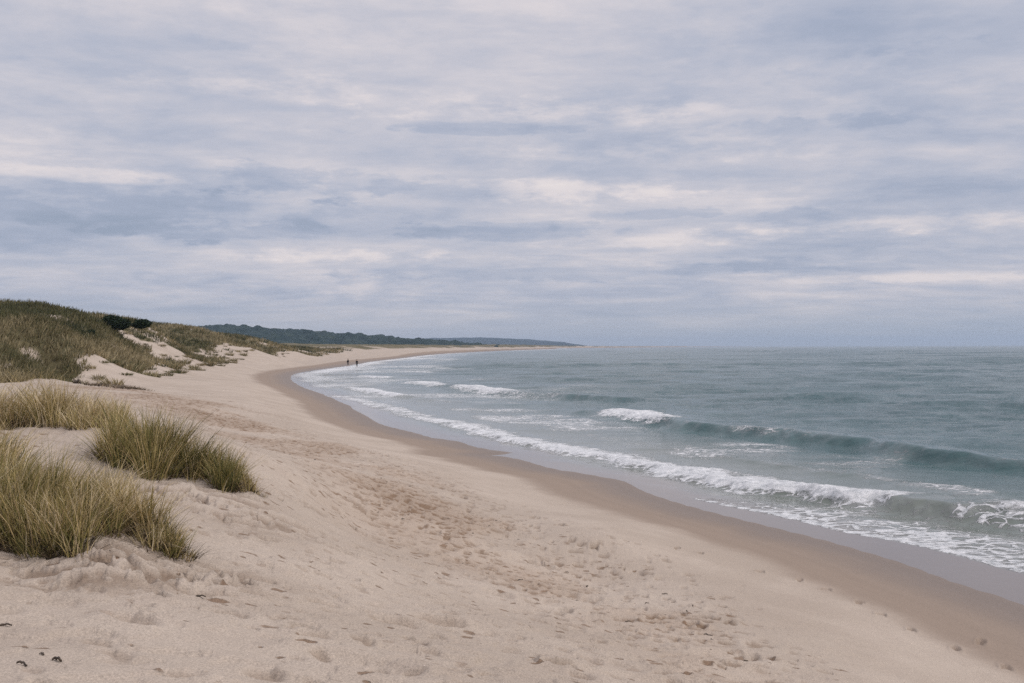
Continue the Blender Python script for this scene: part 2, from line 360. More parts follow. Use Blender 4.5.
hill_m, N = material('far_hill'); N.bsdf(Base_Color=N.ramp(N.noise(N.pos((1,.4,1)), .004, 6, .65), [(.35,(.012,.028,.036)),(.55,(.02,.04,.046)),(.7,(.04,.058,.06))]), Roughness=.95, Specular_IOR_Level=.1)

# ------------------------------------------------------------------ beach and dunes: one sheet
def dense_angles(a0, a1, d0, d1, nd, ns):
    return np.concatenate([np.linspace(a0, d0, ns, endpoint=False), np.linspace(d0, d1, nd, endpoint=False), np.linspace(d1, a1, ns)])
def rows(r0, r1, q, cap, far, fcap):
    r = [r0]
    while r[-1] < r1:
        x = r[-1]; r.append(x+min(x*x/q+.012, x*(cap if x < far else fcap)))
    return np.array(r)
an = np.radians(dense_angles(-100, 80, -29, 27, 1050, 60)); rr = rows(1.0, 11000, 3300, .0062, 500, .022)
T, Rr = np.meshgrid(an, rr); OY = -2.5
X = np.sin(T)*Rr; Y = np.cos(T)*Rr+OY
def fields(x, y):
    z, s = big(x, y); return z, s
Z, S = up(fields, X, Y, 4)
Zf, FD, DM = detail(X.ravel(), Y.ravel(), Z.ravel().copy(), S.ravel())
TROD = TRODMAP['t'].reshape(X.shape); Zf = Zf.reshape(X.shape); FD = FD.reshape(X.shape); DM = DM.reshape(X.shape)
rad = np.hypot(X, Y)
def veg_cover(x, y, fd):
    r = np.hypot(x, y); ang = np.degrees(np.arctan2(x, y))
    full = sst(-19.5, -23.5, ang)             # the nearer dunes are closely grown, the farther face is patchy
    c = sst(-1.5, 1.6, fd)*(.49+.30*full) + .12*sst(1,5,fd)*(1-full) + .30*sst(7, 22, fd)*(1-full) + .25*sst(30, 70, fd)
    n = fbm(x/7, y/11, 4, 141)*.55+fbm(x/2.2, y/3.0, 2, 151)*.32*sst(400, 150, r)
    return np.where(fd > -1.5, c+n*(1-.3*full), 0) 
VC = veg_cover(X, Y, FD)
VEG = sst(.38, .76, VC)*.9
VEG = np.where((FD > 0) & (rad > 450), np.clip(.55+.5*sst(0, 60, FD)+fbm(X/60, Y/25, 3, 161)*.5, 0, 1)*sst(0, 12, FD), VEG)
wnz = fbm(X/9, Y/9, 3, 171)
wetw = 4.4+.03*np.minimum(rad, 300)+1.0*wnz
WET = np.clip(1.35-1.35*np.maximum(S, 0)/wetw, 0, 1.35)
WET = np.maximum(WET, .34*sst(26, 12, S+4*wnz)*sst(60, 110, rad)*(.5+.9*fbm(X/14, Y/30, 3, 181)))
beach = grid_mesh('beach_ground', X, Y, Zf, sand, {'wet': WET, 'veg': VEG, 'damp_shade': DM, 'trod': TROD}, keep=(S > -40) & ~((rad > 3500) & (S > 2500)))
tag(beach, 'pale sand beach with trodden footprints and dunes curving along the bay', 'beach', kind='structure')

# ------------------------------------------------------------------ sea
an = np.radians(dense_angles(-22, 75, -17, 29, 980, 50)); rr = rows(9, 11500, 5200, .0045, 2200, .012)
T, Rr = np.meshgrid(an, rr); X = np.sin(T)*Rr; Y = np.cos(T)*Rr
waves = [ # (polyline px, z), amplitude per node, foam per node, front width, back width
 dict(p=[(330,391),(380,404),(430,416),(470,425),(500,432),(560,445),(640,460),(700,469),(760,480),(820,489),(880,496),(905,500),(945,506),(1024,519),(1150,538),(1350,570)],
      a=[.05,.08,.10,.12,.14,.17,.22,.30,.36,.40,.44,.46,.46,.46,.46,.46], f=[.55,.6,.75,.8,.85,.95,1.1,1.2,1.25,1.3,1.2,.12,.12,1.1,1.2,1.2], wf=.5, wb=1.9, z=.25),
 dict(p=[(590,411),(606,413),(655,418),(675,421),(700,425),(760,431),(860,442),(940,455),(1024,464),(1150,476),(1350,500)],
      a=[.0,.35,.5,.52,.52,.52,.55,.5,.45,.5,.5], f=[0,1.1,1.3,.28,.1,.36,.18,.05,.25,.15,0], wf=.65, wb=2.0, z=.3),
 dict(p=[(400,381),(417,383),(433,385),(452,387),(475,389),(500,391.5),(520,394),(560,396.5),(600,400),(660,402),(700,404)],
      a=[.1,.3,.3,.35,.45,.5,.5,.5,.4,.2,.0], f=[0,1,.9,.1,1.3,1.2,.05,.0,0,0,0], wf=1.0, wb=2.0, z=.2),
 dict(p=[(340,386),(357,388.5),(375,391),(396,395),(415,397),(440,400),(480,404)], a=[.05,.2,.3,.28,.1,.1,.05], f=[.0,1.0,1.2,.9,.1,.3,.1], wf=.7, wb=1.1, z=.1),
 dict(p=[(355,376),(372,377.3),(388,378.5),(398,379)], a=[.1,.3,.3,.1], f=[.0,1.0,.9,.0], wf=.8, wb=1.3, z=.1),
 dict(p=[(700,395),(800,400),(900,405),(1024,409),(1200,415)], a=[.1,.3,.35,.3,.3], f=[0]*5, wf=2.5, wb=5, z=.1),
 dict(p=[(540,410),(600,414),(680,420),(740,428)], a=[.05,.15,.15,.05], f=[0,.1,.1,0], wf=1.0, wb=2, z=.0),
 dict(p=[(760,373),(860,377),(1024,382),(1200,388)], a=[.15,.4,.4,.4], f=[0]*4, wf=4, wb=9, z=.1),
 dict(p=[(620,446),(700,452),(800,468),(900,482),(1024,497)], a=[.03,.1,.12,.1,.1], f=[.1,.2,.25,.3,.4], wf=.7, wb=1.2, z=.1),
 dict(p=[(480,378),(560,381),(640,384),(720,388)], a=[.1,.3,.3,.1], f=[0]*4, wf=2.5, wb=5, z=.1),
]
swash = catmull([atz(*q)[:2] for q in [(560,478),(620,483.5),(660,490),(700,499),(760,511),(820,524),(880,538),(950,555),(1024,574),(1150,610),(1300,660)]], 4)
for w in waves:
    w['P'] = catmull([atz(q[0], q[1], w['z'])[:2] for q in w['p']], 4)
def sf(x, y):
    out = [shore(x, y)]
    for w in waves:
        d, t = seg_dist(x, y, w['P']); out += [d, t/4.0]
    d, t = seg_dist(x, y, swash); out += [d, t/4.0]
    return out
res = up(sf, X, Y, 3)
S = res[0]; rad = Rr
off = -S
chopA = sst(1.5, 40, off)*.6+.4*sst(60, 300, off)+sst(2.5, 8, off)*.12
Z = np.zeros(X.shape); FO = np.zeros(X.shape)
for i, w in enumerate(waves):
    d = res[1+2*i]; t = res[2+2*i]; # sea side positive
    d = d + fbm(X/1.8, Y/1.8, 4, 400+i)*.75 + fbm(X/9, Y/9, 2, 430+i)*.7
    A_ = np.interp(t, np.arange(len(w['a'])), w['a']); Ff = np.interp(t, np.arange(len(w['f'])), w['f'])
    end = sst(0, .35, t)*sst(len(w['p'])-1, len(w['p'])-1.35, t)
    g = np.where(d > 0, np.exp(-(d/w['wb'])**2), np.exp(-(d/w['wf'])**2))
    var = .85+.3*fbm(X/6, Y/6, 2, 460+i)
    Z += A_*var*g*end - .22*A_*np.exp(-((d+w['wf']*2.4)/(w['wf']*1.5))**2)*end
    band = np.where(d > 0, np.exp(-(d/(w['wb']*(.62 if i < 3 else .9)))**2), np.exp(-(d/(w['wf']*1.45))**2))
    FO = np.maximum(FO, Ff*band*end)
    trail = np.where(d > 0, np.exp(-(d/(w['wb']*2.3))), np.exp(-(d/(w['wf']*4))**2))*.34*np.clip(Ff, 0, 1)*end*sst(160, 60, rad)
    FO = np.maximum(FO, trail)
    # churned foam adds its own lumps
    Z += sst(.5, 1, Ff*band*end)*(fbm(X/.45, Y/.45, 3, 480+i)*.09*sst(.1, .4, A_))*sst(150, 60, rad)
# swash sheet: lace foam between its thin front edge and the shore break
d = res[-2]; t = res[-1]
d = d + fbm(X/3.0, Y/3.0, 3, 500)*.35
endS = sst(2.2, 4.2, t); 
sw = np.where(d > 0, (.37+.2*fbm(X/1.6,Y/1.6,3,507))*np.exp(-(d/3.2)**2)+.16*np.exp(-(d/6)**2), 0)*endS + np.exp(-(d/.16)**2)*.62*endS
FO = np.maximum(FO, sw)
Z += np.where(d > 0, .02, 0)*endS*sst(-.1, .1, d)
FO = np.maximum(FO, .16*sst(16, 8, off)*sst(1.0, 3.5, off)*(d > 0) )
# foamy shallows towards the far end of the bay, and streaks offshore of the break
farb = sst(70, 110, rad)*sst(1300, 500, rad)
FO = np.maximum(FO, farb*(.30*(.5+1.1*fbm(X/12,Y/16,3,551)+.3)*sst(48, 20, off)*sst(-.5, 3, off)+.40*np.exp(-((off-3-4*fbm(X/30, Y/30, 2, 511))/3.5)**2)*sst(120,200,rad)))
FO = np.maximum(FO, sst(900,1300,rad)*.35*sst(70,20,off))
FO = np.maximum(FO, .20*sst(26, 12, off)*sst(2, 6, off)*(.6+.8*fbm(X/8, Y/8, 2, 521)))
FO = np.maximum(FO, .34*sst(5, 8, off)*sst(18, 11, off)*sst(34, 44, rad)*sst(120, 80, rad)*(.7+.9*fbm(X/4, Y/4, 3, 541)))
FO = FO*sst(-.2, .6, off)
FO = np.maximum(FO, .26*sst(.35, .1, off)*sst(40, 60, rad)*sst(.0, .3, fbm(X/5, Y/5, 2, 531)))
# open water: swell and chop as far as the grid can carry it
cellw = rad*.0011+.0045*rad
def addw(lam, amp, seed, st):
    global Z
    k = sst(1.2, .45, cellw*1.0/lam*2.2)
    n_ = fbm(X/(lam*st)+Y*.05, Y/lam, 2, seed)
    Z += k*amp*(.5*n_+.6-1.2*np.abs(fbm(X/(lam*st)-Y*.04, Y/lam+9, 2, seed+5)))*chopA
addw(.55, .03, 601, 1.2); addw(1.6, .16, 611, 1.4); addw(5, .36, 621, 1.7); addw(17, .45, 631, 2.0); addw(60, .8, 641, 2.5)
Z = np.maximum(Z, -.012*np.maximum(off, 0))*sst(14, 9, off)+Z*(1-sst(14, 9, off))
SHAL = sst(16, 3, off)*.9+.1*sst(40, 10, off)
FILM = sst(3.2, .9, off)
FILM = np.maximum(FILM, np.where((d < 0), endS*sst(0, -.25, d), 0)*sst(8, 4, off))
sea = grid_mesh('sea_water', X, Y, Z-.0, water, {'foam': FO, 'shal': SHAL, 'film': np.clip(FILM, 0, 1), 'chop': np.clip(chopA, .0, 1)}, keep=(S < 1.5))
tag(sea, 'grey green sea with small breaking waves and foam running up the sand', 'sea', kind='structure')

# ------------------------------------------------------------------ marram grass
def blades(cx, cy, cz, n_, rad_, hmin, hmax, lean, tint0, tint1, wid=.006, segs=4, spread=.32, seed=0, droop=.5):
    """one mesh's worth of curved tapering blades around each tussock centre"""
    g = np.random.default_rng(seed); m = len(cx)*n_
    ci = np.repeat(np.arange(len(cx)), n_)
    ra = rad_*np.sqrt(g.random(m)); th = g.random(m)*2*np.pi
    ox = np.cos(th)*ra; oy = np.sin(th)*ra
    bx = cx[ci]+ox; by = cy[ci]+oy; bz = cz[ci]-.04
    hh = (hmin+(hmax-hmin)*g.random(m)**.8)*(1-.35*(ra/rad_)**2)*np.clip(g.normal(.86,.26,len(cx)),.35,1.25)[ci]
    ts = g.normal(0, .15, len(cx))
    tl = g.normal(0, .12, (2, len(cx)))[:, ci]
    lx = (ox/rad_)*spread*(.4+g.random(m)) + lean[0] + tl[0] + g.normal(0, .17, m); ly = (oy/rad_)*spread*(.4+g.random(m)) + lean[1] + tl[1] + g.normal(0, .17, m)
    dr = droop*g.random(m)**2
    t = np.linspace(0, 1, segs+1)[None, :]
    px_ = bx[:, None]+hh[:, None]*(lx[:, None]*t*.6 + lx[:, None]*t**2.2*(.6+dr[:, None]*1.6))
    py_ = by[:, None]+hh[:, None]*(ly[:, None]*t*.6 + ly[:, None]*t**2.2*(.6+dr[:, None]*1.6))
    pz_ = bz[:, None]+hh[:, None]*(t-dr[:, None]*.42*t**3)
    a = g.random(m)*np.pi; wx = np.cos(a)[:, None]; wy = np.sin(a)[:, None]
    w_ = wid*(.6+.8*g.random(m))[:, None]*(1-t*.92)**.8
    L = np.stack([px_-wx*w_, py_-wy*w_, pz_], -1); Rt = np.stack([px_+wx*w_, py_+wy*w_, pz_], -1)
    co = np.stack([L, Rt], 2).reshape(-1, 3)
    base = np.arange(m)[:, None]*(2*(segs+1)) + 2*np.arange(segs)[None, :]
    q = np.stack([base, base+1, base+3, base+2], -1).reshape(-1, 4)
    tint = (tint0+(tint1-tint0)*g.random(m)**1.2 + ts[ci])[:, None] + .16*(t-.4)
    tint = np.repeat(np.clip(tint, 0, 1), 2, axis=1).ravel()
    return co, q, tint
def area_centres(poly, n_, seed):
    """tussock centres inside a ground polygon given as (px, py, Y)"""
    g = np.random.default_rng(seed); P = np.array([at(*q)[:2] for q in poly]); lo = P.min(0); hi = P.max(0); out = []
    while len(out) < n_:
        x, y = lo+(hi-lo)*g.random(2); ins = False; j = len(P)-1
        for i in range(len(P)):
            if (P[i,1] > y) != (P[j,1] > y) and x < (P[j,0]-P[i,0])*(y-P[i,1])/(P[j,1]-P[i,1])+P[i,0]: ins = not ins
            j = i
        if ins: out.append((x, y))
    return np.array(out)
def marram(poly, n_t, per, rad_, hmin, hmax, tints, label, seed, wid=.005, lean=(.06, -.02), dead=.12):
    C = area_centres(poly, int(n_t*.78), seed); C[::4] += np.random.default_rng(seed+50).normal(0, .09, C[::4].shape); cz = ground(C[:,0], C[:,1]); o0 = C.mean(0); z0 = gz(*o0)
    root = empty('marram_grass_clump', (o0[0], o0[1], z0)); tag(root, label, 'dune grass', 'marram grass clumps on the near dune ridges')
    cx = C[:,0]-o0[0]; cy = C[:,1]-o0[1]; cz = cz-z0
    co, q, ti = blades(cx, cy, cz, int(per*.8), rad_, hmin, hmax, lean, tints[0]+.08, tints[1]+.12, wid, seed=seed)
    bco, bq, bt = co, q, ti
    # stray shoots that thin out over the sand around the clump
    g = np.random.default_rng(seed+9); k = g.integers(0, len(C), max(6, n_t)); SX = C[k]+g.normal(0, rad_*1.5, (len(k), 2)); sz_ = ground(SX[:,0], SX[:,1])-z0
    c2, q2, t2 = blades(SX[:,0]-o0[0], SX[:,1]-o0[1], sz_, 7, rad_*.35, hmin*.3, hmin*.95, lean, .2, 1, wid, seed=seed+2, spread=.6)
    raw_mesh('blades', np.vstack([bco, c2]), np.vstack([bq, q2+len(bco)]), grass_m, {'tint': np.concatenate([bt, t2])}, parent=root)
    co, q, ti = blades(cx, cy, cz, max(8, int(per*.5)), rad_*1.25, hmin*.2, hmin*.7, (.1, -.1), .0, 1, wid*1.1, seed=seed+1, spread=1.3, droop=1.2)
    raw_mesh('dead_thatch', co, q, thatch_m, {'tint': ti}, parent=root)
    return root
G = (.0, .62); O = (.15, .85); B = (.42, 1.0)
marram([(-70,470,11),(10,500,10.3),(40,520,9.8),(45,553,9.25),(-20,540,9.3),(-90,520,9.3)], 44, 150, .16, .55, .86, (.05,.85), 'tall grey green marram mass at the left edge, nearest the viewer', 11)
marram([(30,535,9.4),(38,553,9.15),(75,553,9.1),(90,530,9.6),(80,510,10.2),(35,508,10.2)], 30, 165, .15, .48, .80, (.0,.75), 'green marram clump with pale trailing dead leaves down its bare sand bank', 12)
marram([(85,530,9.7),(100,533,9.6),(128,545,9.6),(150,552,9.6),(150,540,10.0),(115,515,10.5),(90,510,10.5)], 28, 150, .13, .40, .66, (.25,.95), 'golden tinged marram clump sloping along the nearest sandy ridge', 13)
marram([(150,550,9.7),(162,561,9.65),(176,564,9.7),(174,557,9.9),(160,546,10.0)], 12, 95, .09, .26, .42, (.05,.7), 'small thin green marram tuft at the low end of the nearest ridge', 14)
marram([(-80,442,16.5),(0,438,16.8),(60,436,17),(60,428,18.5),(-80,425,19)], 46, 120, .24, .62, .92, (.25,1.0), 'tall straw coloured marram bank at the left edge behind the hollow', 15, wid=.007)
marram([(60,436,17),(112,430,17.3),(118,424,18.6),(62,426,18.6)], 26, 115, .22, .46, .74, (.32,1.0), 'straw coloured marram bank tapering towards the open beach', 16, wid=.007)
marram([(108,460,14.6),(130,470,14.3),(150,476,14.1),(185,474,14.3),(190,462,15.0),(150,455,15.4),(115,452,15.6)], 30, 150, .19, .55, .86, (.0,.72), 'bushy green marram clump in the middle of the second ridge', 17, wid=.0065)
marram([(185,472,14.5),(205,476,14.3),(228,484,14.2),(228,474,14.8),(190,460,15.2)], 20, 140, .16, .42, .66, (.0,.62), 'dark green marram clump right of the bushiest one on the second ridge', 18, wid=.006)
marram([(225,484,14.3),(240,490,14.2),(249,495,14.1),(250,488,14.5),(230,476,14.9)], 14, 95, .11, .28, .46, (.15,.9), 'small yellowing marram tuft at the low seaward tip of the second ridge', 19, wid=.006)
marram([(-60,466,13.5),(0,468,13.2),(40,480,12.4),(30,490,11.8),(-60,490,11.8)], 24, 125, .18, .5, .75, (.1,.9), 'grey green marram patch at the left edge between the two ridges', 20, wid=.006)

# ------------------------------------------------------------------ dune vegetation: closely grown cover (nobody could count it)
def tufts(x, y, per, rad_, h0, h1, tint_c, tv, wid, seed):
    g = np.random.default_rng(seed); z = ground(x, y); m = len(x)
    ci = np.repeat(np.arange(m), per); k = m*per
    sc = (.65+.7*g.random(m))[ci]*rad_[ci]/rad_[ci].mean() if False else (.65+.7*g.random(m))[ci]
    ra = rad_[ci]*np.sqrt(g.random(k)); th = g.random(k)*6.283
    bx = x[ci]+np.cos(th)*ra; by = y[ci]+np.sin(th)*ra; bz = z[ci]-.08
    hh = (h0[ci]+(h1[ci]-h0[ci])*g.random(k))*sc
    tx = bx+hh*(np.cos(th)*.35+.12+g.normal(0, .2, k)); ty = by+hh*(np.sin(th)*.35+g.normal(0, .2, k))
    a = g.random(k)*3.1416; w_ = wid[ci]*(.6+.8*g.random(k)); wx = np.cos(a)*w_; wy = np.sin(a)*w_
    co = np.stack([np.stack([bx-wx, by-wy, bz], -1), np.stack([bx+wx, by+wy, bz], -1), np.stack([tx+wx*.25, ty+wy*.25, bz+hh], -1), np.stack([tx-wx*.25, ty-wy*.25, bz+hh*.97], -1)], 1).reshape(-1, 3)
    q = np.arange(4*k).reshape(-1, 4)
    ti = np.clip(tint_c[ci]+g.normal(0, tv, m)[ci]+g.normal(0, .10, k), 0, 1); ti = np.stack([ti-.06, ti-.06, ti+.06, ti+.06], 1).ravel()
    return co, q, np.clip(ti, 0, 1)
g = np.random.default_rng(99); M = 90000
th = np.radians(g.uniform(-36, -7, M)); lr = np.exp(g.uniform(math.log(46), math.log(560), M))
x = np.sin(th)*lr; y = np.cos(th)*lr
fd = seg_dist(x, y, FT)[0]; vc = veg_cover(x, y, fd)
ok = (fd > -1.0) & (fd < 90) & (vc > .43+.22*g.random(M))
x = x[ok]; y = y[ok]; r_ = lr[ok]; fdk = fd[ok]
ang = np.degrees(np.arctan2(x, y))
zone = fbm(x/9, y/14, 3, 701)
tc = .40+zone*.9
greenpatch = np.exp(-(((ang+24.2)/2.2)**2))*np.exp(-((fdk-6)/7)**2)       # greener stand at the foot of the nearer dune
strawp = sst(-25.5, -27.5, ang)*np.exp(-((fdk-8)/7)**2)
tc = tc-.10*sst(10, 40, fdk)+.30*strawp-.10*greenpatch+.10*sst(-21, -19, ang)*sst(30, 5, fdk)
co, q, ti = tufts(x, y, 8, .16+r_*.0016, .25+r_*.0006, .55+r_*.0014, tc, .10, .010+r_*.00033, 71)
cover = raw_mesh('dune_grass_cover', co, q, dune_m, {'tint': ti})
tag(cover, 'dense olive and brown grass and heath covering the far dunes', 'dune grass', kind='stuff')
print('tufts', len(x), 'quads', len(q))

# separate tussocks dotted over the bare sand face of the farther dune
tpro = []
for k in range(4):
    z0 = np.zeros(1)
    co, q, ti = blades(np.zeros(1), np.zeros(1), z0, 110, .55, .5, 1.0, (.1, -.05), .05+.08*k, .75+.05*k, .03, 2, .7, 800+k)
    me = raw_mesh('marram_tussock', co, q, dune_m, {'tint': np.clip(ti, 0, 1)})
    tpro.append(me)
g = np.random.default_rng(5); placed = []; tries = 0
while len(placed) < 130 and tries < 60:
    tries += 1
    a = np.radians(g.uniform(-26, -10.5, 400)); r2 = np.exp(g.uniform(math.log(75), math.log(380), 400)); tx = np.sin(a)*r2; ty = np.cos(a)*r2
    f2 = seg_dist(tx, ty, FT)[0]; v2 = veg_cover(tx, ty, f2)
    for i in np.where((f2 > -2.5) & (f2 < 22) & (v2 < .45))[0]:
        if len(placed) < 130 and all((tx[i]-u)**2+(ty[i]-v)**2 > (2.2+r2[i]*.004)**2 for u, v in placed): placed.append((tx[i], ty[i]))
zz = ground([u[0] for u in placed], [u[1] for u in placed])
for i, (tx, ty) in enumerate(placed):
    src = tpro[i % 4]
    o = src if i < 4 else src.copy()
    if i >= 4: col.objects.link(o)
    sc = random.uniform(.8, 1.7); o.location = (tx, ty, zz[i]-.02); o.rotation_euler = (0, 0, random.uniform(0, 6.28)); o.scale = (sc*1.15, sc, sc*random.uniform(.75, 1))
    tag(o, 'small olive marram tussock dotted on the bare sandy face of the far dune', 'dune grass', 'tussocks dotted on the far dune face')

# ------------------------------------------------------------------ shrubs on the dune top
def shrub(px, py, Y, w, d_, h, nl, label, seed, leaf=.13, mat=None):
    g = np.random.default_rng(seed); bx, by, _ = at(px, py, Y); bz = gz(bx, by)
    root = empty('evergreen_shrub', (bx, by, bz-.1)); tag(root, label, 'shrub', 'dark shrubs on the dunes')
    # crown: leaf sprays packed in uneven lobes
    nl_ = 11; lc = np.stack([g.uniform(-.42, .42, nl_)*w, g.uniform(-.3, .3, nl_)*d_, g.uniform(.25, .62, nl_)*h], -1); lc[:,2] *= 1-.22*(np.abs(lc[:,0])/(w*.5))**2
    lr_ = g.uniform(.17, .27, nl_)*w*.62
    li = g.integers(0, nl_, nl); v = g.normal(size=(nl, 3)); v /= np.linalg.norm(v, axis=1)[:, None]
    rr_ = (.55+.5*g.random(nl)**.6)*(1+.18*np.sin(v[:,0]*9+li)*np.cos(v[:,1]*8))
    P = lc[li]+v*rr_[:, None]*lr_[li][:, None]*np.array([1, d_/w*1.1, h/w*1.25]); P[:,2] = np.maximum(P[:,2], .05)
    u = g.normal(size=(nl, 3)); u /= np.linalg.norm(u, axis=1)[:, None]; t2 = np.cross(u, g.normal(size=(nl, 3))); t2 /= np.linalg.norm(t2, axis=1)[:, None]
    s_ = leaf*(.6+.8*g.random(nl))[:, None]
    co = np.stack([P-u*s_, P+t2*s_*.5, P+u*s_, P-t2*s_*.5], 1).reshape(-1, 3)
    ti = np.clip(.45+g.normal(0, .22, nl), 0, 1)
    raw_mesh('crown', co, np.arange(4*nl).reshape(-1, 4), bush_m, {'tint': np.repeat(ti, 4)}, parent=root)
    # trunk: a few tapering limbs from the root
    V = []; Q = []
    for k in range(nl_):
        p0 = np.array([g.normal(0, .15), g.normal(0, .1), -.1]); p3 = lc[k]; mid = (p0+p3)/2+np.array([0, 0, -.1*h])
        pts = [p0, mid, p3]; b0 = len(V)
        for j, pt in enumerate(pts):
            for a in range(5): V.append(pt+np.array([math.cos(a*1.2566), math.sin(a*1.2566), 0])*(.09, .06, .02)[j])
        for j in range(2):
            for a in range(5): Q.append((b0+j*5+a, b0+j*5+(a+1) % 5, b0+j*5+5+(a+1) % 5, b0+j*5+5+a))
    raw_mesh('trunk', np.array(V), np.array(Q), bark_m, parent=root, smooth=True)
shrub(114, 325, 132, 8.6, 4.5, 3.3, 20000, 'large dark evergreen shrub standing on the dune crest against the sky', 31)
shrub(153, 329, 150, 4.5, 3.0, 1.3, 6000, 'low dark shrub just right of the large one on the dune crest', 32)
shrub(88, 337, 119, 1.6, 1.3, .9, 2200, 'very small dark shrub beside bare sand below the large shrub', 34)

# ------------------------------------------------------------------ seaweed and drift scraps on the sand
def scrap(px, py, Y, L, w, h, label, seed, name='seaweed_scrap', cat='seaweed', group=None, n_=1):
    g = np.random.default_rng(seed); bx, by, _ = at(px, py, Y); bz = gz(bx, by); V = []; Q = []
    for s_ in range(n_):
        # a curled, wrinkled frond: a bent strip with thickness
        a = g.uniform(-.5, .5); ox, oy = (g.normal(0, L*.25, 2) if n_ > 1 else (0, 0)); k = 9; b0 = len(V)
        for i in range(k):
            t = i/(k-1); x = (t-.5)*L; yy = math.sin(t*5+s_)*w*.5; zc = h*(.35+.65*math.sin(t*3.14)*(1+.5*math.sin(t*11+s_*2)))
            ww = w*.5*math.sin(.25+t*2.6)*(1+.3*g.normal())
            for (dy, dz) in ((-ww, -h*.5), (ww, -h*.4), (ww*.7, 0), (-ww*.4, h*.25)):
                X_ = x*math.cos(a)-(yy+dy)*math.sin(a); Y_ = x*math.sin(a)+(yy+dy)*math.cos(a); V.append((X_+ox, Y_+oy, zc+dz+.004))
        for i in range(k-1):
            for c_ in range(4): Q.append((b0+i*4+c_, b0+i*4+(c_+1) % 4, b0+i*4+4+(c_+1) % 4, b0+i*4+4+c_))
        Q.append((b0, b0+1, b0+2, b0+3)); e = b0+(k-1)*4; Q.append((e+3, e+2, e+1, e))
    o = raw_mesh(name, np.array(V), np.array(Q), weed_m, smooth=False); o.location = (bx, by, bz); tag(o, label, cat, group or 'seaweed scraps on the sand'); return o
scrap(57, 656, 6.35, .07, .03, .022, 'dark curled seaweed scrap on bare sand near the bottom left corner', 1)
scrap(42, 652, 6.45, .045, .02, .010, 'tiny flat dark seaweed scrap just left of the dark curled one', 2)
scrap(22, 668, 6.1, .10, .02, .018, 'thin looped brown seaweed scrap lowest in the bottom left corner', 3)
scrap(5, 624, 7.2, .09, .03, .015, 'dark seaweed scrap at the left edge on the bare sand below the grass', 4)
scrap(200, 604, 8.6, .09, .03, .014, 'dark seaweed scrap in the hollow below the end of the nearest ridge', 5)
scrap(78, 382.8, 62, .36, .25, .22, 'small dark lump of seaweed alone on the sand beyond the near grass', 6, n_=3)
g = np.random.default_rng(61); bits = []
for k in range(46):
    t = g.integers(6, len(TRK)-4); p_ = TRK[t]+g.normal(0, .35+.05*np.hypot(*TRK[t]), 2)
    if shore(np.array([p_[0]]), np.array([p_[1]]))[0] < 6 or p_[1] < 6: continue
    if k < 4: o = scrap(600, 600, 15, .05+.012*k, .02, .012, 'tiny brown seaweed bit lying in the trodden strip of beach', 70+k, 'seaweed_bit', 'seaweed', 'tiny seaweed bits along the trodden strip'); bits.append(o)
    else: o = bits[k % len(bits)].copy(); col.objects.link(o)
    o.location = (p_[0], p_[1], gz(*p_)); o.rotation_euler = (0, 0, g.uniform(0, 6.28)); sc = g.uniform(.6, 1.5); o.scale = (sc, sc, sc)
ww_ = area_centres([(85,389,58),(128,389,57),(150,386,62),(118,384,66),(95,385,64)], 170, 44)
V = []; Q = []
wz = ground(ww_[:,0], ww_[:,1]); g = np.random.default_rng(3)
co, q, ti = blades(ww_[:,0], ww_[:,1], wz, 9, .3, .06, .28, (.0, 0), 0, .8, .035, 2, 1.6, 45, 1.0)
wr = raw_mesh('seaweed_wrack', co, q, thatch_m, {'tint': ti}); tag(wr, 'low dark line of dry wrack lying on the sand below the dune foot', 'wrack', kind='stuff')

# ------------------------------------------------------------------ far woods and hills
def ridge(name, prof_px, Yd, depth, mat, base=-4, bump=(6, 14), nx=700, ny=40, seed=0):
    """a hill whose skyline follows the given (px, py) at distance Yd; it falls away to front and back"""
    px = np.array([q_[0] for q_ in prof_px], float); H_ = np.array([at(q_[0], q_[1], Yd)[2] for q_ in prof_px])
    u = np.linspace(px[0], px[-1], nx); hh = np.interp(u, px, H_); v = np.linspace(-1, 1, ny)
    U, Vv = np.meshgrid((u-512)/F*Yd, v); Hh = np.tile(hh, (ny, 1))
    Yy = Yd+Vv*depth; prof_ = np.clip(1-np.abs(Vv)**2.2, 0, 1)
    ca, am = bump; i = np.floor(U/ca); 
    z = base+(Hh-base)*prof_*(1+.10*fbm(U/ (depth*.5), Yy/(depth*.5), 3, seed))
    lump = fbm(U/ca, Yy/ca, 3, seed+5)
    z = z+lump*am*sst(0, .25, prof_)
    return grid_mesh(name, U, Yy, z, mat, {})
o = ridge('forest', [(120,334),(180,330),(225,327.5),(250,328),(275,329.2),(300,330.5),(322,332.5),(345,335),(368,336.5),(395,339),(420,340.5),(440,342.5),(470,345),(500,347.5)], 2100, 420, forest_m, bump=(24, 10), nx=900, ny=110, seed=3)
tag(o, 'dark green wooded ridge beyond the dunes at the back of the bay', 'forest', kind='stuff')
o = ridge('hills', [(240,340),(330,341),(400,339.5),(450,338.2),(480,337.2),(500,337.8),(525,339.5),(545,341),(562,342.5),(572,344.5),(583,346.2),(590,348)], 7600, 1300, hill_m, bump=(120, 7), nx=700, ny=40, seed=8)
tag(o, 'pale blue wooded headland far away on the horizon', 'hills', kind='structure')

